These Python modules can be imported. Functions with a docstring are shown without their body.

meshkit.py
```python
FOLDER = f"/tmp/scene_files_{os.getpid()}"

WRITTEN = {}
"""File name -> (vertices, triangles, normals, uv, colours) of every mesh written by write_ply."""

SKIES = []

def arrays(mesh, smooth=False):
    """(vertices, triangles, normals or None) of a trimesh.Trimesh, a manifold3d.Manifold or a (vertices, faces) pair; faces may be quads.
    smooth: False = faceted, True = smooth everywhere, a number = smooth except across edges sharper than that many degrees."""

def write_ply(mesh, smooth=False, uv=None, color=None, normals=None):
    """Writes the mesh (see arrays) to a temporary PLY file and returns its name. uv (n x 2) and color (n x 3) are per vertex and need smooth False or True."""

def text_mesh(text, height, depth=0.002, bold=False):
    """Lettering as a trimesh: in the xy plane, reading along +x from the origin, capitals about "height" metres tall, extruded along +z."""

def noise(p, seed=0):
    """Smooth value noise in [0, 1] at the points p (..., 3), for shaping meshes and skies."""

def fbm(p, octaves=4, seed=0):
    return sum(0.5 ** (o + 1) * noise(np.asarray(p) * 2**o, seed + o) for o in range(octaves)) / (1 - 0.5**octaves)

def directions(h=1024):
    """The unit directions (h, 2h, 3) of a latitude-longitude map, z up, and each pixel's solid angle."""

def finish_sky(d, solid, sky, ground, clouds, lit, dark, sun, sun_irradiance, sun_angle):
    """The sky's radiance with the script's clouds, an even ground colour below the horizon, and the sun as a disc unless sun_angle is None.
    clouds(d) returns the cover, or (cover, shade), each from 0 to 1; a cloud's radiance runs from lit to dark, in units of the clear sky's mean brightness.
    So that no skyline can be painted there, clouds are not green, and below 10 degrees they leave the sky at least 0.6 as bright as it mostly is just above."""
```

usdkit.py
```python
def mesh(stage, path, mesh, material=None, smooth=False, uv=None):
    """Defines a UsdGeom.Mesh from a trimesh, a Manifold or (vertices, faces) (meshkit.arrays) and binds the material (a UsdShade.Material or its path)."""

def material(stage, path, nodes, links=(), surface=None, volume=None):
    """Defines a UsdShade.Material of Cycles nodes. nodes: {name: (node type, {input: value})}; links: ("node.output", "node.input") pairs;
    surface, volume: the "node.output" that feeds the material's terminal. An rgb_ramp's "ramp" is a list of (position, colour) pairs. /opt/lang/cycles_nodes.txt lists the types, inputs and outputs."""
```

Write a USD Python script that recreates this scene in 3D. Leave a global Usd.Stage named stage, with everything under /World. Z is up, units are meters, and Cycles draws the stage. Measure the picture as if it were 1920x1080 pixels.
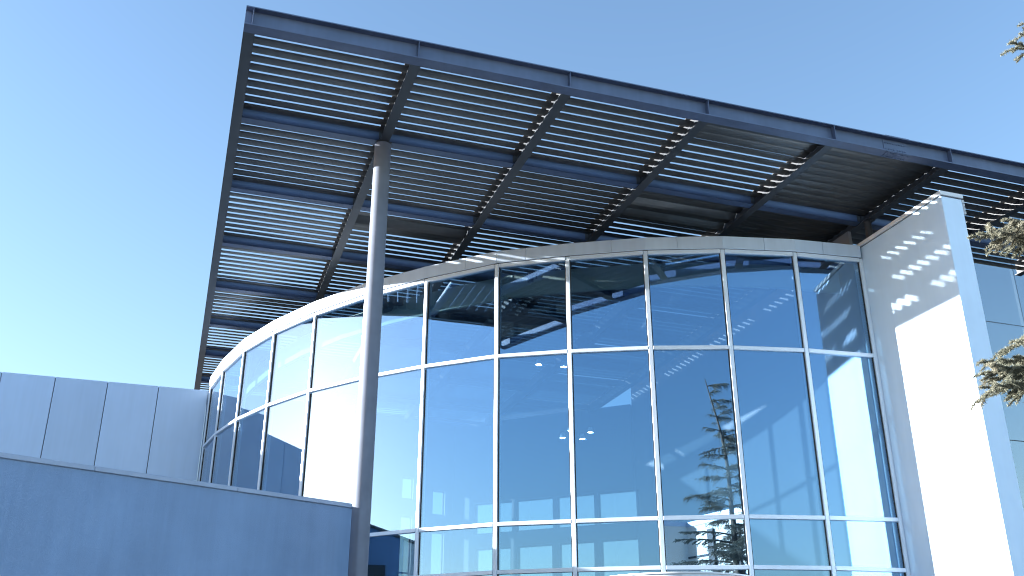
import math, random
import numpy as np, trimesh, usdkit, meshkit
from pxr import Usd, UsdGeom, UsdLux, UsdShade, Gf, Sdf

stage = Usd.Stage.CreateInMemory()
UsdGeom.SetStageUpAxis(stage, UsdGeom.Tokens.z)
UsdGeom.SetStageMetersPerUnit(stage, 1.0)
UsdGeom.Xform.Define(stage, '/World')
UsdGeom.Scope.Define(stage, '/World/Looks')

# ------------------------------------------------------------------ camera, sky, sun, exposure
EYE = 1.6
PITCH = 23.074
cam = UsdGeom.Camera.Define(stage, '/World/camera')
cam.AddTranslateOp().Set(Gf.Vec3d(0, 0, EYE))
cam.AddRotateXOp().Set(90 + PITCH)
cam.CreateHorizontalApertureAttr(36.0)
cam.CreateVerticalApertureAttr(36.0 * 9 / 16)
cam.CreateFocalLengthAttr(1855.9 / 1920 * 36.0)
cam.CreateClippingRangeAttr(Gf.Vec2f(0.1, 2000))
cam.CreateExposureAttr(2.48)

ANG = 18.589                                    # the canopy's front runs this many degrees off the x axis
A = np.array([math.cos(math.radians(ANG)), math.sin(math.radians(ANG))])
B = np.array([-A[1], A[0]])
C0 = np.array([-4.6081803, 14.06890787])        # ground point below the canopy's front left corner

SA = np.array([-.934, .357])
sw = A * SA[0] + B * SA[1]
sun_el = math.radians(11.0)
sun_dir = np.r_[sw / np.linalg.norm(sw) * math.cos(sun_el), math.sin(sun_el)]
sun_rot = math.atan2(sun_dir[0], sun_dir[1])

sky_mat = usdkit.material(stage, '/World/Looks/sky', {
    't': ('sky_texture', {'sky_type': 'single_scattering', 'sun_disc': False, 'sun_elevation': sun_el, 'sun_rotation': sun_rot,
                          'altitude': 100.0, 'air_density': 1.3, 'aerosol_density': 0.75, 'ozone_density': 3.1}),
    'w': ('mix_color', {'blend_type': 'multiply', 'fac': 1.0, 'b': (1.015, .97, 1.0)}), 'b': ('background_shader', {'strength': 0.075})},
    [('t.color', 'w.a'), ('w.result', 'b.color')], surface='b.background')
dome = UsdLux.DomeLight.Define(stage, '/World/sky')
UsdShade.MaterialBindingAPI.Apply(dome.GetPrim()).Bind(sky_mat)
dome.GetPrim().SetCustomDataByKey('kind', 'structure')

sun = UsdLux.DistantLight.Define(stage, '/World/sun')
sun.CreateIntensityAttr(1.2)
sun.CreateAngleAttr(0.53)
sun.CreateNormalizeAttr(True)
sun.CreateColorAttr(Gf.Vec3f(1.0, 0.97, 0.92))
q = Gf.Rotation(Gf.Vec3d(0, 0, 1), Gf.Vec3d(*map(float, sun_dir)))
sun.AddOrientOp().Set(Gf.Quatf(q.GetQuat()))

# ------------------------------------------------------------------ materials
def M(name, nodes, links, surface='p.BSDF'):
    return usdkit.material(stage, '/World/Looks/' + name, nodes, links, surface=surface)

def plain(name, col, rough=.5, metal=0.0, var=.06, scale=1.5, bump=0.0, bscale=60., spec=.5, streak=0.0):
    """a paint or render with soft tonal variation, optional run-off streaks and fine relief, in object space"""
    lo = [c * (1 - var) for c in col]
    hi = [min(.95, c * (1 + var)) for c in col]
    nodes = {'tc': ('texture_coordinate', {}), 'n': ('noise_texture', {'scale': scale, 'detail': 5.0, 'roughness': .6}),
             'r': ('rgb_ramp', {'ramp': [(.3, lo), (.7, hi)]}),
             'p': ('principled_bsdf', {'roughness': rough, 'metallic': metal, 'specular_ior_level': spec})}
    links = [('tc.object', 'n.vector'), ('n.fac', 'r.fac')]
    out = 'r.color'
    if streak:
        nodes['mp'] = ('mapping', {'scale': (3.2, 3.2, .22)})
        nodes['sn'] = ('noise_texture', {'scale': 1.6, 'detail': 6.0, 'roughness': .65})
        nodes['sr'] = ('rgb_ramp', {'ramp': [(.35, (1 - streak,) * 3), (.62, (1, 1, 1))]})
        nodes['mx'] = ('mix_color', {'blend_type': 'multiply', 'fac': 1.0})
        links += [('tc.object', 'mp.vector'), ('mp.vector', 'sn.vector'), ('sn.fac', 'sr.fac'), ('r.color', 'mx.a'), ('sr.color', 'mx.b')]
        out = 'mx.result'
    links.append((out, 'p.base_color'))
    if bump:
        nodes['bn'] = ('noise_texture', {'scale': bscale, 'detail': 4.0})
        nodes['b'] = ('bump', {'strength': bump, 'distance': .01})
        links += [('tc.object', 'bn.vector'), ('bn.fac', 'b.height'), ('b.normal', 'p.normal')]
    return M(name, nodes, links)

def glass(name, r0, tint, wave=0.0, rough=0.0, refl=(.84, .93, 1.0)):
    nodes = {'lw': ('layer_weight', {'blend': .5}), 'pw': ('math', {'math_type': 'power', 'value2': 5.0}),
             'ma': ('math', {'math_type': 'multiply_add', 'value2': 1 - r0, 'value3': r0}),
             't': ('transparent_bsdf', {'color': tint}), 'g': ('glossy_bsdf', {'color': refl, 'roughness': rough}),
             'm': ('mix_closure', {})}
    links = [('lw.facing', 'pw.value1'), ('pw.value', 'ma.value1'), ('ma.value', 'm.fac'), ('t.BSDF', 'm.closure1'), ('g.BSDF', 'm.closure2')]
    # the coating's tint fades towards grazing angles
    nodes['p2'] = ('math', {'math_type': 'power', 'value2': 1.5}); nodes['gc'] = ('mix_color', {'a': refl, 'b': (.95, .97, 1.0)})
    links += [('lw.facing', 'p2.value1'), ('p2.value', 'gc.fac'), ('gc.result', 'g.color')]
    if wave:
        nodes['gp'] = ('geometry', {})
        nodes['n'] = ('noise_texture', {'scale': .55, 'detail': 1.0})
        nodes['b'] = ('bump', {'strength': 1.0, 'distance': wave})
        links += [('gp.position', 'n.vector'), ('n.fac', 'b.height'), ('b.normal', 'g.normal')]
    return M(name, nodes, links, 'm.closure')

m_steel = plain('dark_steel', (.032, .037, .046), .45, .0, .12, 2.0, .15, 40.)
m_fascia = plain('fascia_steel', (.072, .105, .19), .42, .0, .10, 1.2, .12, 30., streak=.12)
m_purlin = plain('purlin_steel_skylit', (.042, .072, .145), .45, .0, .12, 2.0)  # same steel made bluer: sky light on the webs is put into the colour
m_blade = plain('louvre_metal', (.066, .066, .066), .40, .3, .12, 3.0)
m_col = plain('column_paint', (.135, .16, .215), .62, .0, .09, 2.5, .08, 50., spec=.12, streak=.08)
m_white = plain('frame_paint', (.54, .63, .745), .35, .0, .03, 3.0)
m_band = plain('band_metal', (.44, .545, .69), .40, .0, .03, 1.2, .04, 20., streak=.07)
m_fin = plain('white_render', (.52, .67, .84), .75, .0, .025, 1.3, .25, 90., streak=.035)
m_coping = plain('coping_metal', (.58, .62, .67), .4, .0, .04, 2.0)
m_low = plain('grey_render', (.165, .27, .45), .8, .0, .09, .6, .35, 70., streak=.09)
m_lowcop = plain('grey_coping', (.26, .34, .48), .6, .0, .05, 2.0, .1, 60.)
m_panel = [plain('pale_panel' + s, (.37 * k, .49 * k, .665 * k), .5, .0, .025, .7, .05, 30., streak=.05) for s, k in (('', 1.0), ('_b', 1.04), ('_c', .965))]
m_dark = plain('dark_joint', (.03, .03, .034), .7)
m_gasket = plain('gasket', (.02, .02, .022), .6)
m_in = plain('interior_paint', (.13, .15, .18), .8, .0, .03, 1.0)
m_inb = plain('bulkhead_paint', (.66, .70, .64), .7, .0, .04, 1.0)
m_roofglass = glass('roof_glass', .06, (.52, .60, .63))
m_floor = plain('floor_tile', (.10, .10, .105), .6, .0, .08, 1.0)
m_glass = glass('coated_glass', .33, (.64, .76, .82), wave=.002, refl=(.44, .70, 1.0))
m_clear = glass('clear_glass', .045, (.86, .90, .89))
m_glass2 = glass('mirror_glass', .30, (.40, .47, .50), wave=.0015)
m_lamp = M('lamp_glow', {'e': ('emission', {'color': (1.0, .93, .82), 'strength': 14.0})}, [], 'e.emission')
m_bark = plain('bark', (.11, .085, .065), .9, .0, .35, 9., .8, 25.)
m_needle = M('cedar_needles', {
    'g': ('geometry', {}), 'n': ('noise_texture', {'scale': 3.0, 'detail': 3.0}),
    'r': ('rgb_ramp', {'ramp': [(.3, (.12, .13, .095)), (.5, (.19, .20, .155)), (.72, (.28, .265, .205))]}),
    'p': ('principled_bsdf', {'roughness': .6}), 't': ('translucent_bsdf', {}), 'm': ('mix_closure', {'fac': .3})},
    [('g.position', 'n.vector'), ('n.fac', 'r.fac'), ('r.color', 'p.base_color'), ('r.color', 't.color'), ('p.BSDF', 'm.closure1'), ('t.BSDF', 'm.closure2')], 'm.closure')
m_pave = M('paving', {
    'g': ('geometry', {}), 'b': ('brick_texture', {'color1': (.15, .15, .155), 'color2': (.18, .18, .185), 'mortar': (.09, .09, .09), 'scale': 1.0, 'mortar_size': .008, 'brick_width': .8, 'row_height': .4}),
    'n': ('noise_texture', {'scale': 1.2, 'detail': 6.0}), 'r': ('rgb_ramp', {'ramp': [(.3, (.75, .75, .75)), (.7, (1, 1, 1))]}),
    'x': ('mix_color', {'blend_type': 'multiply', 'fac': 1.0}), 'p': ('principled_bsdf', {'roughness': .8})},
    [('g.position', 'b.vector'), ('g.position', 'n.vector'), ('n.fac', 'r.fac'), ('b.color', 'x.a'), ('r.color', 'x.b'), ('x.result', 'p.base_color')])
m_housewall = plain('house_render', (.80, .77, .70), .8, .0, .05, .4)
m_houseroof = plain('house_roof', (.16, .15, .15), .7, .0, .1, 1.0)

# ------------------------------------------------------------------ helpers
class MB:
    """collects boxes and other solids (building frame: a along the canopy's front, b into the depth, z above the eye) and makes ONE mesh of them"""
    def __init__(self): self.v, self.f, self.n = [], [], 0
    def add(self, v, f):
        self.v.append(np.asarray(v, float)); self.f.append(np.asarray(f, int) + self.n); self.n += len(v); return self
    def tm(self, t): return self.add(t.vertices, t.faces)
    def box(self, a0, a1, b0, b1, z0, z1):
        v = [(a, b, z) for a in (a0, a1) for b in (b0, b1) for z in (z0, z1)]
        f = [(0, 1, 3), (0, 3, 2), (4, 6, 7), (4, 7, 5), (0, 4, 5), (0, 5, 1), (2, 3, 7), (2, 7, 6), (0, 2, 6), (0, 6, 4), (1, 5, 7), (1, 7, 3)]
        return self.add(v, f)
    def cbox(self, a0, a1, b0, b1, z0, z1, ch=.01):
        pts = []
        for a, sa in ((a0, 1), (a1, -1)):
            for b, sb in ((b0, 1), (b1, -1)):
                for z, sz in ((z0, 1), (z1, -1)):
                    pts += [(a + sa * ch, b + sb * ch, z), (a + sa * ch, b, z + sz * ch), (a, b + sb * ch, z + sz * ch)]
        return self.tm(trimesh.convex.convex_hull(np.array(pts)))
    def obar(self, p, t, n, l0, l1, n0, n1, z0, z1, ch=0.0):
        """a bar on the plan point p: from l0 to l1 along t, from n0 to n1 along n"""
        m = MB(); (m.cbox(l0, l1, n0, n1, z0, z1, ch) if ch else m.box(l0, l1, n0, n1, z0, z1))
        v, f = m.arrays()
        w = np.c_[np.asarray(p)[None] + v[:, :1] * np.asarray(t)[None] + v[:, 1:2] * np.asarray(n)[None], v[:, 2]]
        if t[0] * n[1] - t[1] * n[0] < 0: f = f[:, ::-1]
        return self.add(w, f)
    def arrays(self): return np.vstack(self.v), np.vstack(self.f)
    def build(self, name, mat, parent, smooth=False, label=None, kind=None):
        v, f = self.arrays()
        return obj(name, (v - parent.off if hasattr(parent, 'off') else v, f), mat, parent, smooth, label, kind)

_names = {}
def numbered(parent, name):
    k = (str(parent), name); n = _names.get(k, 0); _names[k] = n + 1
    return name if n == 0 else f'{name}_{n:03d}'

class Node:
    def __init__(self, prim, off): self.prim, self.off, self.path = prim, np.asarray(off, float), prim.GetPath()

def obj(name, mesh, mat, parent, smooth=False, label=None, kind=None):
    path = f'{parent.path}/{numbered(parent.path, name)}'
    m = usdkit.mesh(stage, path, mesh, mat, smooth)
    if label: m.GetPrim().SetCustomDataByKey('label', label)
    if kind: m.GetPrim().SetCustomDataByKey('kind', kind)
    return Node(m.GetPrim(), parent.off)

def tag(prim, label=None, cat=None, group=None, kind=None):
    for k, v in (('label', label), ('category', cat), ('group', group), ('kind', kind)):
        if v: prim.SetCustomDataByKey(k, v)

WORLD = Node(stage.GetPrimAtPath('/World'), (0, 0, 0))
def thing(name, label, cat, base, group=None, frame=True):
    """an Xform at the thing's base (building frame, or world when frame is False); its parts are its children"""
    x = UsdGeom.Xform.Define(stage, '/World/' + numbered('/World', name))
    if frame:
        w = C0 + A * base[0] + B * base[1]
        x.AddTranslateOp().Set(Gf.Vec3d(float(w[0]), float(w[1]), float(base[2] + EYE)))
        x.AddRotateZOp().Set(ANG)
    else:
        x.AddTranslateOp().Set(Gf.Vec3d(*map(float, base)))
    tag(x.GetPrim(), label, cat, group)
    return Node(x.GetPrim(), base)

G = -EYE                        # ground level, counted from the eye
H = 11.0                        # underside of the canopy's beams
fpx, cth, sth = 1855.9, math.cos(math.radians(PITCH)), math.sin(math.radians(PITCH))
def ray(x, y):                  # a direction seen in the photograph, used only to measure where things stand
    u = 540 - y
    return np.array([x - 960, fpx * cth - u * sth, fpx * sth + u * cth])
def to_ab(w): d = np.asarray(w)[:2] - C0; return np.array([d @ A, d @ B])
def on_line(x, y, p0, p1):
    """where a sight line meets the upright plane over the plan points p0, p1 (building frame): (distance along p0-p1, height)"""
    r = ray(x, y); d = np.array([r[:2] @ A, r[:2] @ B]); o = np.array([-C0 @ A, -C0 @ B])
    p0, p1 = np.asarray(p0, float), np.asarray(p1, float); t = (p1 - p0) / np.linalg.norm(p1 - p0); n = np.array([t[1], -t[0]])
    k = ((p0 - o) @ n) / (d @ n)
    return float((o + d * k - p0) @ t), float(r[2] * k)
def px(a, b, z):
    w = C0 + A * a + B * b; d = w[1] * cth + z * sth; u = -w[1] * sth + z * cth
    return (960 + fpx * w[0] / d, 540 - fpx * u / d) if d > .1 else (9999, 9999)

# ------------------------------------------------------------------ ground
gm = MB(); gm.add([(-600, -600, 0), (600, -600, 0), (600, 600, 0), (-600, 600, 0)], [(0, 1, 2), (0, 2, 3)])
g = gm.build('ground', m_pave, WORLD); tag(g.prim, 'grey paved forecourt around the building', None, None, 'structure')

# ------------------------------------------------------------------ the louvred canopy
NA, NB = 8, 8                   # bays along the front and into the depth
PB = 3.08                       # spacing of the purlins
L = NA * 3.0 + .2
DB = NB * PB + .25
canopy = thing('louvred_canopy', 'large dark steel canopy of louvre blades above the curved glass wall', 'canopy', (0, 0, G))
DEP = .39
def ibeam_a(m, a0, a1, bc, w, z0, z1, tf=.022, tw=.014):
    m.box(a0, a1, bc - w / 2, bc + w / 2, z0, z0 + tf); m.box(a0, a1, bc - w / 2, bc + w / 2, z1 - tf, z1)
    m.box(a0, a1, bc - tw / 2, bc + tw / 2, z0 + tf, z1 - tf); return m
def ibeam_b(m, b0, b1, ac, w, z0, z1, tf=.022, tw=.014):
    m.box(ac - w / 2, ac + w / 2, b0, b1, z0, z0 + tf); m.box(ac - w / 2, ac + w / 2, b0, b1, z1 - tf, z1)
    m.box(ac - tw / 2, ac + tw / 2, b0, b1, z0 + tf, z1 - tf); return m
fb = ibeam_a(MB(), -.055, L, .125, .25, H, H + DEP).build('fascia_beam', m_fascia, canopy)
for i in range(NA + 1):
    MB().box(3 * i + .05 + (.02 if i == 0 else 0), 3 * i + .062 + (.02 if i == 0 else 0), .004, .117, H + .022, H + DEP - .022).build('stiffener', m_fascia, fb)
# bolted splice of the fascia beam
sa = 13.35
sp = MB().box(sa, sa + .62, .106, .118, H + .05, H + DEP - .05).box(sa, sa + .62, .01, .24, H - .014, H - .0005).box(sa, sa + .62, .01, .24, H + DEP + .0005, H + DEP + .016)
for k in range(8):
    x = sa + .05 + k * .066 + (.03 if k > 3 else 0)
    for z in (H + .12, H + .27):
        sp.tm(trimesh.creation.cylinder(.016, .02, sections=6, transform=trimesh.transformations.translation_matrix((x, .1, z)) @ trimesh.transformations.rotation_matrix(math.pi / 2, (1, 0, 0))))
    for y in (.05, .2):
        sp.tm(trimesh.creation.cylinder(.016, .02, sections=6, transform=trimesh.transformations.translation_matrix((x, y, H - .022))))
        sp.tm(trimesh.creation.cylinder(.016, .03, sections=6, transform=trimesh.transformations.translation_matrix((x, y, H + DEP + .03))))
sp.build('splice_plate', m_fascia, fb, label='bolted splice plates joining two lengths of the fascia beam')
GW = .2
BEND = 4.42                     # right of the white wall the canopy is only this deep
def ga(i): return 3.0 * i + (.045 if i == 0 else .06)
for i in range(NA + 1):
    ibeam_b(MB(), .2505, BEND if i > 5 else DB, ga(i), GW, H + .002, H + DEP - .002).build('edge_beam' if i == 0 else 'girder', m_steel, canopy)
for i in range(NA):
    for j in range(1, NB + 1):
        if i > 4 and j > 1: continue
        bc = PB * j + .14
        p = ibeam_a(MB(), ga(i) + .009, ga(i + 1) - .009, bc, .2, H + .03, H + .34, .02, .012).build('purlin', m_purlin, canopy)
        c = MB()
        for a_, s_ in ((ga(i) + .1, 1), (ga(i + 1) - .1, -1)):
            c.box(min(a_, a_ - s_ * .088), max(a_, a_ - s_ * .088), bc - .018, bc - .0065, H + .07, H + .31)
        if j <= 3 and i <= 5: c.build('end_plate', m_steel, p)

rng = random.Random(7)
pitch = PB / 11
def tilt(i, j, k):
    base = {(0, 0): 10, (1, 0): 9, (2, 0): 9, (3, 0): 10, (4, 0): -2.5, (5, 0): 7, (6, 0): 9, (7, 0): 10,
            (0, 1): 6, (1, 1): 5, (2, 1): 4.5, (3, 1): 4, (4, 1): -6, (5, 1): -3, (0, 2): 11, (1, 2): 9, (2, 2): 9, (0, 3): 12, (1, 3): 9, (0, 4): 9, (0, 5): 12}.get((i, j), 9)
    if (i, j) == (3, 0): base = {1: -14, 2: -10, 3: -8}.get(k, 10)
    if (i, j) == (3, 1): base = {1: -8, 2: -6, 3: -42, 4: -8, 5: -42, 6: -8}.get(k, 9)
    if (i, j) == (1, 2): base = {3: -45, 4: -12}.get(k, 10)
    if (i, j) == (0, 1) and k == 3: base = 2
    if (i, j) == (1, 1) and k in (3, 7): base = 2
    if (i, j) == (0, 4) and k in (3, 4): base = 1
    return base - ((4.2 if j == 0 else 3.7) if base > 3 else 0) + rng.uniform(-.7, .7)
def blade(i, j, k):
    c, t = .266, .016
    s = np.array([(-c / 2, 0), (-c / 4, -t * .8), (0, -t), (c / 4, -t * .8), (c / 2, 0), (c / 4, t * .8), (0, t), (-c / 4, t * .8)])
    th = math.radians(tilt(i, j, k)); R = np.array([[math.cos(th), -math.sin(th)], [math.sin(th), math.cos(th)]])
    s = s @ R.T
    bc, zc = PB * j + .14 + pitch * k, H + .2
    a0, a1 = ga(i) + .022, ga(i + 1) - .022
    n = len(s); v = [(a0, bc + y, zc + z) for y, z in s] + [(a1, bc + y, zc + z) for y, z in s]
    f = []
    for q_ in range(n):
        r_ = (q_ + 1) % n; f += [(q_, n + q_, n + r_), (q_, n + r_, r_)]
    f += [(0, q_ + 1, q_) for q_ in range(1, n - 1)][::-1] and [(0, q_, q_ + 1) for q_ in range(1, n - 1)]
    f += [(n, n + q_ + 1, n + q_) for q_ in range(1, n - 1)]
    f = [(x, z, y) for x, y, z in f]
    return np.array(v), np.array(f), (a0, a1, bc)
blades = []
def curve_b(a):                 # plan of the curved glass wall, b over a
    return np.interp(a, [.5, .77, 1.26, 1.95, 2.86, 3.9, 5.16, 6.54, 8.02, 9.63, 11.33, 13.04, 14.79, 16], [18.7, 16.8, 14.6, 12.75, 10.9, 9.2, 7.65, 6.36, 5.2, 4.3, 3.7, 3.3, 3.11, 3.1])
for j in range(NB):
    for i in range(NA):
        for k in range(1, 11):
            if i > 4 and (j > 1 or (j == 1 and k > 4)): continue
            v, f, (a0, a1, bc) = blade(i, j, k)
            p0, p1 = px(a0, bc, H), px(a1, bc, H)
            seen = max(0, min(1920, p1[0]) - max(0, p0[0]))
            depth = 1.0 / (bc + 15)
            hid = np.mean([bc > curve_b(x) + 1.5 for x in np.linspace(a0, a1, 5)]) if a0 < 14 else (1.0 if bc > 5 else 0)
            blades.append((seen * depth * (1 - .97 * hid), v, f))
blades.sort(key=lambda x: -x[0])
for w, v, f in blades[:300]: MB().add(v, f).build('louvre_blade', m_blade, canopy)
r = MB()
for w, v, f in blades[300:]: r.add(v, f)
r.build('louvre_blades', m_blade, canopy, kind='stuff')
# short prop between the white wall and the canopy
pm = MB().tm(trimesh.creation.cylinder(.085, H - 10.43, sections=24, transform=trimesh.transformations.translation_matrix((15.03, 2.95, (H + 10.43) / 2))))
pm.box(14.9, 15.16, 2.82, 3.08, H - .018, H + .0015)
pm.build('prop', m_steel, canopy, 35, label='short round steel prop standing on the white wall')

# ------------------------------------------------------------------ the column
col = thing('steel_column', 'tall round grey steel column under the canopy in front of the curved glass', 'column', (3.06, 3.2, G))
cm = MB().tm(trimesh.creation.cylinder(.173, H - .02 - G, sections=64, transform=trimesh.transformations.translation_matrix((3.06, 3.2, (H - .02 + G) / 2))))
cm.build('shaft', m_col, col, 40)
cap = MB().cbox(2.9, 3.22, 3.04, 3.36, H - .02, H - .0005, .004)
cap.build('cap_plate', m_steel, col)
MB().cbox(2.78, 3.34, 2.92, 3.48, G + .001, G + .03, .005).build('base_plate', m_col, col)

# ------------------------------------------------------------------ the curved glass pavilion
Q = [(14.76, 3.11), (13.05, 3.31), (11.34, 3.71), (9.66, 4.36), (8.04, 5.25), (6.575, 6.2), (5.17, 7.62), (3.93, 9.16), (2.85, 10.85), (1.945, 12.68), (1.255, 14.55), (.78, 16.7), (.50, 18.75)]
Q = [np.array(p) for p in Q]
ZT, ZB = 10.33, 10.0
T1 = [7.53, 7.54, 7.55, 7.57, 7.6, 7.63, 7.68, 7.73, 7.78, 7.8, 7.83, 7.9, 7.95]
T2 = [3.78, 3.76, 3.76, 3.74, 3.73, 3.74, 3.76, 3.78, 3.8, 3.82, 3.84, 3.88, 3.9]
T3 = [2.72] * 13
pav = thing('glass_pavilion', 'pavilion with a tall curved wall of glass in white frames', 'building', (7, 8, G))
nrm = []
for k in range(len(Q) - 1):
    t = (Q[k + 1] - Q[k]) / np.linalg.norm(Q[k + 1] - Q[k]); n = np.array([-t[1], t[0]]) * (1 if (-t[1] * -.4 + t[0] * -.9) > 0 else -1)
    nrm.append((t, n))
def slanted(k, za, zb_, ht, n0, n1, e0, e1, ch=.006):
    """a bar along facet k whose centre height runs from za to zb_"""
    t, n = nrm[k]; ln = np.linalg.norm(Q[k + 1] - Q[k]); m = MB()
    m.obar(Q[k], t, n, e0, ln - e1, n0, n1, -ht / 2, ht / 2, ch)
    v, f = m.arrays(); s = ((v[:, :2] - Q[k]) @ t) / ln
    v[:, 2] += za + (zb_ - za) * s
    return MB().add(v, f)
prng = np.random.default_rng(5)
for k in range(len(Q) - 1):
    t, n = nrm[k]; ln = np.linalg.norm(Q[k + 1] - Q[k])
    # metal band above the glass, in two plates per facet with open joints
    cut = ln * (.42 if k % 2 else .58)
    for l0, l1 in ((-.02 if k else 0, cut - .002), (cut + .002, ln - .005)):
        MB().obar(Q[k], t, n, l0, l1, -.12, .10, ZB + .012, ZT, .006).build('band_panel', m_band, pav)
    MB().obar(Q[k], t, n, -.01, ln + .01, -.14, .07, ZB, ZB + .012).build('shadow_gap', m_gasket, pav)
    slanted(k, ZB - .045, ZB - .045, .09, -.08, .075, .05, .05).build('head_frame', m_white, pav)
    for z in (T1, T2, T3):
        slanted(k, z[k], z[k + 1], .085, -.08, .07, .05, .05).build('transom', m_white, pav)
    rows = [([ZB - .09] * 2, T1), (T1, T2), (T2, T3), (T3, [G + .05] * 13)]
    for ri, (hi, lo) in enumerate(rows):
        h0, h1 = (hi if ri == 0 else (hi[k] - .0425, hi[k + 1] - .0425))
        l0, l1 = lo[k] + .0425 if ri < 3 else lo[0], (lo[k + 1] + .0425 if ri < 3 else lo[0])
        y0, y1 = .045, ln - .045
        off = prng.uniform(-.0032, .0032, 3)
        def P(l, z, d):
            d = d + off[0] * (l - ln / 2) + off[1] * (z - 6) * .5
            return np.r_[Q[k] + t * l + n * d, z]
        v = [P(l, z, d) for d in (-.012, .012) for (l, z) in ((y0, l0), (y1, l1), (y1, h1), (y0, h0))]
        f = [(0, 1, 2), (0, 2, 3), (4, 6, 5), (4, 7, 6), (0, 4, 5), (0, 5, 1), (1, 5, 6), (1, 6, 2), (2, 6, 7), (2, 7, 3), (3, 7, 4), (3, 4, 0)]
        if t[0] * n[1] - t[1] * n[0] > 0: f = [(x, z_, y_) for x, y_, z_ in f]
        MB().add(v, f).build('pane', m_glass, pav)
        # black gasket along the pane's right-hand and top edges, inside the frame
        for e0 in (.05, ln - .066): MB().obar(Q[k], t, n, e0, e0 + .016, -.02, .03, max(l0, l1), min(h0, h1)).build('gasket', m_gasket, pav)
for k in range(len(Q)):
    t = nrm[min(k, len(nrm) - 1)][0] + nrm[max(k - 1, 0)][0]; t = t / np.linalg.norm(t)
    n = nrm[min(k, len(nrm) - 1)][1] + nrm[max(k - 1, 0)][1]; n = n / np.linalg.norm(n)
    MB().obar(Q[k], t, n, -.046, .046, -.16, .065, G, ZB - .001, .008).build('mullion', m_white, pav)
# inner face of the head: a curved bulkhead 0.9 m behind the glass
for k in range(len(Q) - 1):
    t, n = nrm[k]; ln = np.linalg.norm(Q[k + 1] - Q[k])
    MB().obar(Q[k] - n * .9, t, n, .05, ln - .02, -.1, .0, 9.5, 10.1).build('bulkhead', m_inb, pav)
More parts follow.
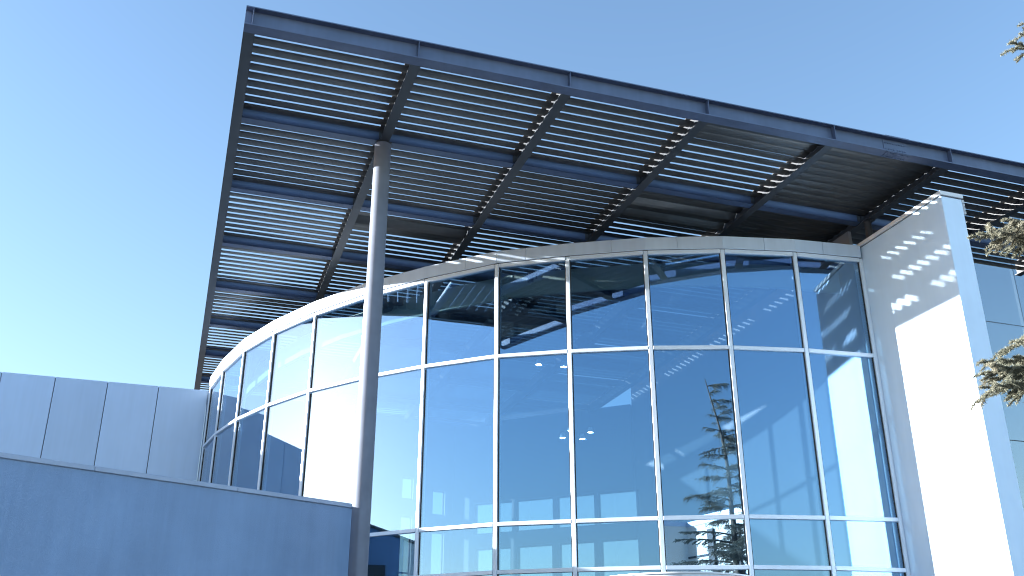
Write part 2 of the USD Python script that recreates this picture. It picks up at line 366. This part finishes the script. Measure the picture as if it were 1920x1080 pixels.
# back walls with their windows, measured along sight lines
K0, K1, K2 = np.array([.5, 18.9]), np.array([9.6, 20.96]), np.array([14.7, 16.1])
def window_wall(p0, p1, wins, z0, z1):
    """an upright wall from p0 to p1 with rectangular openings (l0, l1, zlow, zhigh), each glazed and framed"""
    p0, p1 = np.asarray(p0), np.asarray(p1); ln = np.linalg.norm(p1 - p0); t = (p1 - p0) / ln; n = np.array([t[1], -t[0]])
    from shapely.geometry import box as sbox
    poly = sbox(0, z0, ln, z1)
    for w in wins: poly = poly.difference(sbox(w[0], w[2], w[1], w[3]))
    e = trimesh.creation.extrude_polygon(poly, .25, engine='earcut')
    v = e.vertices; vv = np.c_[p0[None] + v[:, :1] * t[None] + (v[:, 2:3] - .25) * n[None], v[:, 1]]
    f = np.array(e.faces)
    if np.linalg.det(np.array([[*t, 0], [0, 0, 1], [*n, 0]])) < 0: f = f[:, ::-1]
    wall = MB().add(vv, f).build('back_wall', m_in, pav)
    for l0, l1, zl, zh in wins:
        fr = MB()
        fr.obar(p0, t, n, l0, l0 + .05, -.16, -.09, zl, zh); fr.obar(p0, t, n, l1 - .05, l1, -.16, -.09, zl, zh)
        fr.obar(p0, t, n, l0 + .05, l1 - .05, -.16, -.09, zl, zl + .05); fr.obar(p0, t, n, l0 + .05, l1 - .05, -.16, -.09, zh - .05, zh)
        if zh - zl > 1.2: fr.obar(p0, t, n, l0 + .05, l1 - .05, -.158, -.092, zl + .4, zl + .45)
        fr.build('window_frame', m_dark, wall)
        MB().obar(p0, t, n, l0 + .05, l1 - .05, -.13, -.118, zl + .05, zh - .05).build('window_pane', m_clear, wall)
wins = []
_, ztop = on_line(1060, 929, K1, K2); _, zlow = on_line(1060, 990, K1, K2)
for x0, x1 in ((890, 960), (967, 1037), (1044, 1115), (1121, 1197)):
    l0, l1 = on_line(x0, 950, K1, K2)[0], on_line(x1, 950, K1, K2)[0]
    wins.append((max(l0, .1), l1, zlow, ztop))
    wins.append((max(l0, .1) + .05, l1 - .05, zlow - 2.3, zlow - .5))
window_wall(K1, K2, wins, G, 10.0)
lw = []
for x0, x1, yt, yb in ((755, 776, 893, 935), (812, 835, 918, 965), (842, 866, 932, 978)):
    l0, z1_ = on_line(x0, yt, K0, K1); l1, _ = on_line(x1, yt, K0, K1); _, z0_ = on_line(x0, yb, K0, K1)
    lw.append((l0, l1, z0_, z1_)); lw.append((l0, l1, z0_ - 3, z0_ - .6))
lw = [w for w in lw if 0.1 < w[0] < w[1] < np.linalg.norm(K1 - K0) - .1]
window_wall(K0, K1, lw, G, 10.0)
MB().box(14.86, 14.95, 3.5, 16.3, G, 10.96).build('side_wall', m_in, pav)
fl = MB(); pts = np.array([tuple(p - np.array([0, -.2])) for p in Q] + [tuple(K1), tuple(K2)])
tri = trimesh.creation.triangulate_polygon(__import__('shapely').geometry.Polygon(pts), engine='earcut')
fl.add(np.c_[tri[0], np.full(len(tri[0]), G + .02)], tri[1]).build('floor', m_floor, pav)
# white rafters and glass roof over the room
for i in range(0, 5):
    a_ = 1.6 + 3 * i; b0 = float(curve_b(a_)) + 1.05
    b1 = K0[1] + (K1[1] - K0[1]) * (a_ - K0[0]) / (K1[0] - K0[0]) if a_ < K1[0] else K1[1] + (K2[1] - K1[1]) * (a_ - K1[0]) / (K2[0] - K1[0])
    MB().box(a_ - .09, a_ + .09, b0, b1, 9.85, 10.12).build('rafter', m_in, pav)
    for j in range(int((b1 - b0) / 3) + 1):
        bb = b0 + 3 * j
        if a_ > 13: break
        a2 = a_ + 3 - .1
        if bb < curve_b(a_) + 1 or bb > b1 - .3: continue
        MB().box(a_ + .09, a2, bb - .05, bb + .05, 9.93, 10.09).build('roof_bar', m_in, pav)
        MB().box(a_ + .02, a2, bb + .06, min(bb + 2.94, b1), 10.125, 10.141).build('roof_pane', m_roofglass, pav)

# downlights on stems below the rafters, lit
def downlight(a, b, z):
    d = thing('downlight', '', 'lamp', (a, b, z), 'lit downlights inside the glass pavilion')
    MB().tm(trimesh.creation.revolve(np.array([(.0, .16), (.055, .16), (.085, .05), (.095, .0), (.088, .0), (.08, .045), (.05, .14), (0, .14)]), sections=20, transform=trimesh.transformations.translation_matrix((a, b, z)))).build('lamp_housing', m_white, d, 40)
    MB().tm(trimesh.creation.cylinder(.075, .012, sections=20, transform=trimesh.transformations.translation_matrix((a, b, z + .012)))).build('bulb', m_lamp, d)
    MB().tm(trimesh.creation.cylinder(.004, max(.05, 9.9 - z - .16), sections=8, transform=trimesh.transformations.translation_matrix((a, b, (9.9 + z + .16) / 2)))).build('stem', m_dark, d)
    return d
LAMPS = [((1010, 684), 8.9, 'left of the upper pair of lit downlights behind the middle pane'), ((1057, 688), 8.9, 'right of the upper pair of lit downlights behind the middle pane'),
         ((1055, 821), 7.6, 'leftmost of the four lit downlights beside the central mullion'), ((1070, 808), 7.6, 'lit downlight right behind the central white mullion'),
         ((1092, 823), 7.6, 'lowest of the lit downlights just right of the central mullion'), ((1107, 811), 7.6, 'rightmost of the four lit downlights beside the central mullion'),
         ((1356, 841), 7.3, 'lit downlight in front of the reflected conifer top'), ((1408, 832), 7.3, 'lone lit downlight right of the reflected conifer'),
         ((1341, 926), 6.4, 'left of the three low lit downlights over the reflected conifer'), ((1357, 919), 6.4, 'middle and highest of the three low lit downlights over the reflected conifer'),
         ((1369, 927), 6.4, 'right of the three low lit downlights over the reflected conifer')]
first = None
for (x, y), zl, lab in LAMPS:
    r_ = ray(x, y); w = r_[:2] * zl / r_[2]; a_, b_ = to_ab(w)
    if first is None:
        first = downlight(a_, b_, zl); tag(first.prim, lab)
    else:
        X = UsdGeom.Xform.Define(stage, '/World/' + numbered('/World', 'downlight'))
        X.GetPrim().GetReferences().AddInternalReference(first.path)
        X.GetPrim().SetInstanceable(True)
        X.ClearXformOpOrder()
        X.GetPrim().GetAttribute('xformOp:translate').Set(Gf.Vec3d(float(w[0]), float(w[1]), zl + EYE))
        X.SetXformOpOrder([UsdGeom.XformOp(X.GetPrim().GetAttribute('xformOp:translate')), UsdGeom.XformOp(X.GetPrim().GetAttribute('xformOp:rotateZ'))])
        tag(X.GetPrim(), lab, 'lamp', 'lit downlights inside the glass pavilion')

# ------------------------------------------------------------------ the white wall at the right
fin = thing('white_wall', 'tall white rendered wall standing end-on right of the curved glass', 'wall', (15, 1.5, G))
FA0, FA1, FB0, FB1, FZ = 14.8, 15.36, .27, 3.4, 10.30
MB().cbox(FA0, FA1, FB0, FB1, G, FZ, .012).build('wall_body', m_fin, fin)
MB().cbox(FA0 - .03, FA1 + .03, FB0 - .03, FB1, FZ + .018, FZ + .115, .006).build('coping', m_coping, fin)
MB().box(FA0 + .02, FA1 - .02, FB0 + .02, FB1, FZ - .001, FZ + .02).build('shadow_gap', m_gasket, fin)
vg = MB().box(FA1 + .001, FA1 + .05, FB0 + .02, FB0 + .05, FZ - .36, FZ + .0).box(FA1 + .001, FA1 + .05, FB0 + .42, FB0 + .45, FZ - .36, FZ + .0)
vgn = vg.build('vent_grille', m_coping, fin, label='small slatted vent grille under the coping')
for s_ in range(11):
    MB().box(FA1 + .004, FA1 + .062, FB0 + .0, FB0 + .42, FZ - .35 + s_ * .033, FZ - .336 + s_ * .033).build('slat', m_coping, vgn)

# ------------------------------------------------------------------ the grey wall at the left, low in the picture
p1 = to_ab(ray(664, 945)[:2] * 3.6 / ray(664, 945)[2]); p0 = to_ab(ray(0, 848)[:2] * 3.6 / ray(0, 848)[2])
t = (p1 - p0) / np.linalg.norm(p1 - p0); n = np.array([-t[1], t[0]]); ln = np.linalg.norm(p1 - p0)
low = thing('grey_wall', 'smooth grey rendered wall with a thin coping ending at the round column', 'wall', (*p0, G))
MB().obar(p0, t, n, -6, ln + .06, .02, .32, G, 3.52).build('wall_body', m_low, low)
for c_ in range(5):
    l0 = -6 + c_ * (ln + 6.08) / 5; l1 = l0 + (ln + 6.08) / 5 - .004
    MB().obar(p0, t, n, l0, l1, -.02, .36, 3.522, 3.6, .008).build('coping_length', m_lowcop, low)

# ------------------------------------------------------------------ the panelled wall behind it
pw = thing('panelled_wall', 'pale grey wall of tall flat panels meeting the left end of the curved glass', 'wall', (-5, 19, G))
PZ, PBK = 9.94, 19.0
edges = [.40 - 1.59 * i for i in range(26)]
for i in range(25):
    a1_, a0_ = edges[i] - .011, edges[i + 1] + .011
    MB().cbox(a0_, a1_, PBK + (i % 3) * .002, PBK + .06, G, PZ, .006).build('panel', m_panel[(i * 7 + i // 3) % 3], pw)
MB().box(edges[-1], edges[0] - .02, PBK + .062, PBK + .3, G, PZ - .02).build('wall_core', m_dark, pw)

MB().box(.402, .70, PBK + .08, PBK + .3, G, PZ).build('end_trim', m_panel[0], pw)

# ------------------------------------------------------------------ low annex behind the grey wall, mirrored right of the column
anx = thing('low_annex', 'low dark annex mirrored in the bottom pane right of the round column', 'building', (.7, 8.4, G))
def annex(b0, b1, a0, a1, z0, z1, name, mat):
    v = [(a, b, z) for a in (a0, a1) for b, z in ((b0, G), (b1, G), (b1, z1), (b0, z0))]
    f = [(0, 3, 2), (0, 2, 1), (4, 5, 6), (4, 6, 7), (0, 1, 5), (0, 5, 4), (1, 2, 6), (1, 6, 5), (2, 3, 7), (2, 7, 6), (3, 0, 4), (3, 4, 7)]
    MB().add(v, [(x, z, y) for x, y, z in f]).build(name, mat, anx)
annex(7.9, 9.3, .25, 1.2, 4.16, 4.62, 'wall', m_low); annex(7.25, 7.895, .25, 1.195, 3.92, 4.15, 'wall', m_housewall)  # paler second piece: its beige paint stands in for a sunlit face
MB().add([(a, b, z + d) for a in (.2, 1.27) for b, z in ((7.2, 3.93), (9.35, 4.66)) for d in (0, .06)], [(0, 1, 3), (0, 3, 2), (4, 6, 7), (4, 7, 5), (0, 4, 5), (0, 5, 1), (2, 3, 7), (2, 7, 6), (0, 2, 6), (0, 6, 4), (1, 5, 7), (1, 7, 3)]).build('roof', m_houseroof, anx)
MB().box(1.202, 1.24, 8.35, 9.0, G + .1, 3.5).build('dark_window', m_gasket, anx)

# ------------------------------------------------------------------ the frameless glass front right of the white wall
rg = thing('glazed_building', 'flat frameless glass front behind the canopy right of the white wall', 'building', (25, 9.6, G))
RB = 9.6
def zb_at(x, y):
    l, z = on_line(x, y, (15, RB), (25, RB)); return 15 + l, z
_, zj1 = zb_at(1860, 604); _, zj2 = zb_at(1900, 826); av, _ = zb_at(1906, 540)
dz = zj1 - zj2
cols = [av + 2.6 * k for k in range(-3, 4)]
zs = [16.5, zj1 + dz, zj1] + [zj1 - dz * k for k in range(1, 8)]
zs = [z for z in zs if z > G + .3] + [G]
for ci in range(len(cols) - 1):
    for zi in range(len(zs) - 1):
        o1, o2 = prng.uniform(-.002, .002, 2)
        m = MB().box(cols[ci] + .012, cols[ci + 1] - .012, RB - .01, RB + .01, zs[zi + 1] + .012, zs[zi] - .012)
        v, f = m.arrays(); v[:, 1] += o1 * (v[:, 0] - cols[ci]) + o2 * (v[:, 2] - zs[zi])
        MB().add(v, f).build('pane', m_glass2, rg)
for zi in range(1, len(zs) - 1): MB().box(cols[0], cols[-1], RB - .005, RB + .12, zs[zi] - .011, zs[zi] + .011).build('joint', m_gasket, rg)
for ci in range(1, len(cols) - 1): MB().box(cols[ci] - .011, cols[ci] + .011, RB - .004, RB + .12, G, zs[0]).build('joint', m_gasket, rg)
MB().box(cols[0], cols[-1], RB + 4.0, RB + 4.2, G, zs[0] - .05).build('back_wall', m_in, rg)
MB().box(cols[0], cols[-1], RB - .05, RB + 4.2, zs[0] + .01, zs[0] + .3).build('roof_edge', m_white, rg)

# ------------------------------------------------------------------ rounded entrance canopy low in front of the glass
ec = thing('entrance_canopy', 'low rounded white entrance canopy at the foot of the curved glass', 'canopy', (9.6, 3.6, G))
ang = np.linspace(math.pi, 2 * math.pi, 33)
ctr = np.array([9.7, 4.05]); R_ = 1.75
CZ = on_line(1270, 1072, (9.06, 2.42), (9.06 + 1, 2.42 - .39))[1]
def halfdisc(r0, z0, z1):
    from shapely.geometry import Polygon
    tilt_ = math.radians(-21.5)
    pts = [(ctr[0] + r0 * (math.cos(x) * math.cos(tilt_) - math.sin(x) * math.sin(tilt_)), ctr[1] + r0 * (math.cos(x) * math.sin(tilt_) + math.sin(x) * math.cos(tilt_))) for x in ang]
    e = trimesh.creation.extrude_polygon(Polygon(pts), z1 - z0, engine='earcut'); e.apply_translation((0, 0, z0)); return e
MB().tm(halfdisc(R_, CZ - .24, CZ - .03)).build('canopy_slab', m_white, ec, 30)
MB().tm(halfdisc(R_ + .03, CZ - .0295, CZ)).build('edge_trim', m_coping, ec, 30)
for s_ in (-.9, .9):
    MB().tm(trimesh.creation.cylinder(.05, CZ - .24 - G, sections=16, transform=trimesh.transformations.translation_matrix((ctr[0] + s_, ctr[1] - .95, (CZ - .24 + G) / 2)))).build('canopy_post', m_white, ec, 30)

# ------------------------------------------------------------------ the pale building behind the viewer, seen mirrored in the lower panes
bx, by = 6.3, -11.5
hb = thing('pale_building', 'pale sunlit building mirrored in the low panes behind the reflected conifer', 'building', (bx, by, 0), frame=False)
def wallseg(p, d, l0, l1, n0, n1, z0, z1, name, mat):
    d = np.asarray(d, float) / np.hypot(*d); nn = np.array([-d[1], d[0]])
    return MB().obar(p, d, nn, l0, l1, n0, n1, z0, z1).build(name, mat, hb)
P_ = (bx, by); D1, D2 = (.62, .78), (-.95, .3)
HB = 10.6
wallseg(P_, D1, 0, 7.5, -.3, 0, 0, HB, 'wall', m_housewall)
wallseg(P_, D1, -.02, 7.55, -.35, .06, HB, HB + .25, 'parapet', m_white)
for l, w_ in ((.02, .16), (1.9, .4), (3.6, .5), (5.4, .4)):
    wallseg(P_, D1, l, l + w_, .002, .12, 0, HB - .35, 'pier', m_gasket)
for z in (1.6, 4.6, 9.0):
    wallseg(P_, D1, 0, 7.5, .001, .04, z, z + .1, 'cornice_shadow', m_dark)  # thin dark strips painting the cornice shadow onto the wall
wallseg(P_, D2, -.2, 1.9, -.3, 0, 0, HB + .05, 'wall', m_housewall)
wallseg(P_, D2, -.25, 1.95, -.35, .05, HB + .05, HB + .3, 'parapet', m_white)
wallseg((bx + 6, by + 4.2), (.6, -.8), .02, 7, -.3, 0, 0, HB - .02, 'wall', m_housewall)
wallseg(P_, D1, .05, 7.4, -6, -.32, HB - .3, HB - .05, 'roof', m_houseroof)

# ------------------------------------------------------------------ cedar right of the camera
TX, TY, TH = 6.5, 7.3, 12.8
tree = thing('cedar_tree', 'tall grey-green cedar whose branch tips enter at the right edge', 'tree', (TX, TY, 0), frame=False)
tr = np.random.default_rng(11)
zs_ = np.linspace(0, TH, 26)
cx = .05 * np.sin(zs_ * .9) * (zs_ / TH) - .5 * np.clip((zs_ - 9.2) / 3.6, 0, 1) ** 1.6; cy = .04 * np.cos(zs_ * 1.3) * (zs_ / TH)
rad = np.interp(zs_, [0, .4, 3, 8, TH], [.26, .2, .16, .085, .012])
def tube(pts, radii, sides=7):
    p = np.asarray(pts, float); t = np.gradient(p, axis=0); t /= np.linalg.norm(t, axis=1, keepdims=True) + 1e-9
    up = np.where(np.abs(t[:, 2:]) < .9, [0, 0, 1.], [1., 0, 0]); a = np.cross(t, up); a /= np.linalg.norm(a, axis=1, keepdims=True); b = np.cross(t, a)
    th = np.arange(sides) * 2 * np.pi / sides
    v = p[:, None] + np.asarray(radii)[:, None, None] * (np.cos(th)[None, :, None] * a[:, None] + np.sin(th)[None, :, None] * b[:, None])
    i, j = np.meshgrid(np.arange(len(p) - 1), np.arange(sides), indexing='ij'); k = (j + 1) % sides
    q4 = np.stack([i * sides + j, i * sides + k, (i + 1) * sides + k, (i + 1) * sides + j], -1).reshape(-1, 4)
    return v.reshape(-1, 3), np.vstack([q4[:, [0, 1, 2]], q4[:, [0, 2, 3]]])
off = tree.off; 
def wb(name, mb, mat, smooth=False, kind=None): return mb.build(name, mat, tree, smooth, None, kind)
wb('trunk', MB().add(*tube(np.c_[cx + TX, cy + TY, zs_], rad, 12)), m_bark, True)
needles_v, twig_mb = [], MB()
def rosettes(p0, p1, droop, dense, thick=False):
    """a twig from p0 to p1 clothed in short needles"""
    p0, p1 = np.asarray(p0), np.asarray(p1); ln = np.linalg.norm(p1 - p0)
    s = np.linspace(0, 1, 5)[:, None]; pts = p0 + (p1 - p0) * s + np.array([0, 0, -1.]) * droop * ln * s ** 2
    twig_mb.add(*tube(pts, np.linspace(.005, .0022, 5), 4))
    k = max(4, int(ln / (.009 if thick else .014) * dense)); u = np.linspace(.02, 1, k)
    c = np.stack([np.interp(u, s[:, 0], pts[:, q_]) for q_ in range(3)], 1)
    m = 13 if thick else 9; c = np.repeat(c, m, 0) + tr.normal(0, .004, (k * m, 3))
    axis = (pts[-1] - pts[0]) / (ln + 1e-9)
    d = tr.normal(0, 1, (k * m, 3)) + axis * .55; d[:, 2] += .25; d /= np.linalg.norm(d, axis=1, keepdims=True)
    L_ = tr.uniform(.018, .034, (k * m, 1)) * np.repeat(np.interp(u, [0, .8, 1], [1, 1, .75]), m)[:, None]
    sd = np.cross(d, tr.normal(0, 1, (k * m, 3))); sd /= np.linalg.norm(sd, axis=1, keepdims=True) + 1e-9
    w_ = .0034 / math.sqrt(dense)
    needles_v.append(np.stack([c - sd * w_, c + sd * w_, c + d * L_], 1).reshape(-1, 3))
def in_frame(p):
    d = p[1] * cth + (p[2] - EYE) * sth
    if d < .1: return False
    x = 960 + fpx * p[0] / d; y = 540 - fpx * (-p[1] * sth + (p[2] - EYE) * cth) / d
    return -30 < x < 1935 and -40 < y < 1110
def branch(z, tip, dense=1.0, tw=1.0, drop=.06, thick=False, droop=(.1, .45)):
    z0 = np.array([np.interp(z, zs_, cx) + TX, np.interp(z, zs_, cy) + TY, z]); tip = np.asarray(tip, float)
    ln = np.linalg.norm(tip - z0); s = np.linspace(0, 1, 9)
    side = np.cross((tip - z0) / ln, [0, 0, 1]); side /= np.linalg.norm(side)
    pts = z0 + (tip - z0) * s[:, None] + np.array([0, 0, 1.]) * (ln * drop * 4 * s * (1 - s))[:, None] + side * (tr.normal(0, .02) * ln * np.sin(s * 5))[:, None]
    wb('branch', MB().add(*tube(pts, np.interp(s, [0, 1], [.010 + .013 * ln, .004]), 6)), m_bark, True)
    n_ = int(ln * 17 * tw) + 3
    for q_ in range(n_):
        u = .18 + .82 * (q_ + tr.uniform(0, .6)) / n_; u = min(u, 1)
        p = np.array([np.interp(u, s, pts[:, e]) for e in range(3)]); fw = pts[-1] - pts[-3]; fw = fw / np.linalg.norm(fw)
        sg = 1 if q_ % 2 else -1
        tl = (.10 + .34 * ln / 2 * (1 - u) ** .7 + tr.uniform(0, .10)) * min(1, .5 + ln / 2)
        d = fw * tr.uniform(.5, 1.1) + side * sg * tr.uniform(.35, 1.) + np.array([0, 0, tr.uniform(-.35, .25)]); d /= np.linalg.norm(d)
        e_ = p + d * tl
        rosettes(p, e_, tr.uniform(*droop), dense, thick)
        if tl > .16:
            for h_ in range(int(tl / .075)):
                v_ = tr.uniform(.25, .95); pp = p + (e_ - p) * v_; d2 = d + side * tr.uniform(-1, 1) + np.array([0, 0, tr.uniform(-.5, .3)]); d2 /= np.linalg.norm(d2)
                rosettes(pp, pp + d2 * tr.uniform(.06, .13), .3, dense, thick)
    rosettes(pts[-4], pts[-1], 0, dense, thick)
def at(x, y, Y): r_ = ray(x, y); return np.array([r_[0] / r_[1] * Y, Y, r_[2] / r_[1] * Y + EYE])
seen = [((1896, 92), 7.35), ((1908, 70), 7.5), ((1852, 446), 7.4), ((1896, 418), 7.25), ((1900, 452), 7.6), ((1846, 702), 7.3), ((1868, 722), 7.1), ((1876, 676), 7.6), ((1902, 642), 7.4), ((1912, 700), 7.2)]
for (x, y), Y in seen:
    tip = at(x, y, Y); z_ = min(TH - .3, tip[2] - .12 if y < 200 else tip[2] + .02)
    branch(z_, tip, 1.2, .5 if y < 200 else .85, .03, True, (.0, .25))
z = .9
while z < TH - .15:
    ln0 = 3.9 * (1 - z / (TH + .25)) ** .95 + .12
    for q_ in range(int(tr.integers(6, 9))):
        if tr.uniform() < (.62 if z < 6.2 else .4): continue
        az = tr.uniform(0, 2 * math.pi); l_ = ln0 * tr.uniform(.5, 1.08)
        tip = np.array([TX + l_ * math.cos(az), TY + l_ * math.sin(az), z + l_ * tr.uniform(-.08, .22)])
        mid = np.array([TX + .6 * l_ * math.cos(az), TY + .6 * l_ * math.sin(az), z + .1])
        if in_frame(tip + np.array([0, 0, .05])) or in_frame(tip + np.array([-.18, 0, 0])) or in_frame(mid): continue
        branch(z, tip, .36, 1.0, .05, droop=(.3, .95))
    z += tr.uniform(.2, .34)
wb('twig', twig_mb, m_bark, False, 'stuff')
nv = np.vstack(needles_v)
wb('needles', MB().add(nv, np.arange(len(nv)).reshape(-1, 3)), m_needle, False, 'stuff')
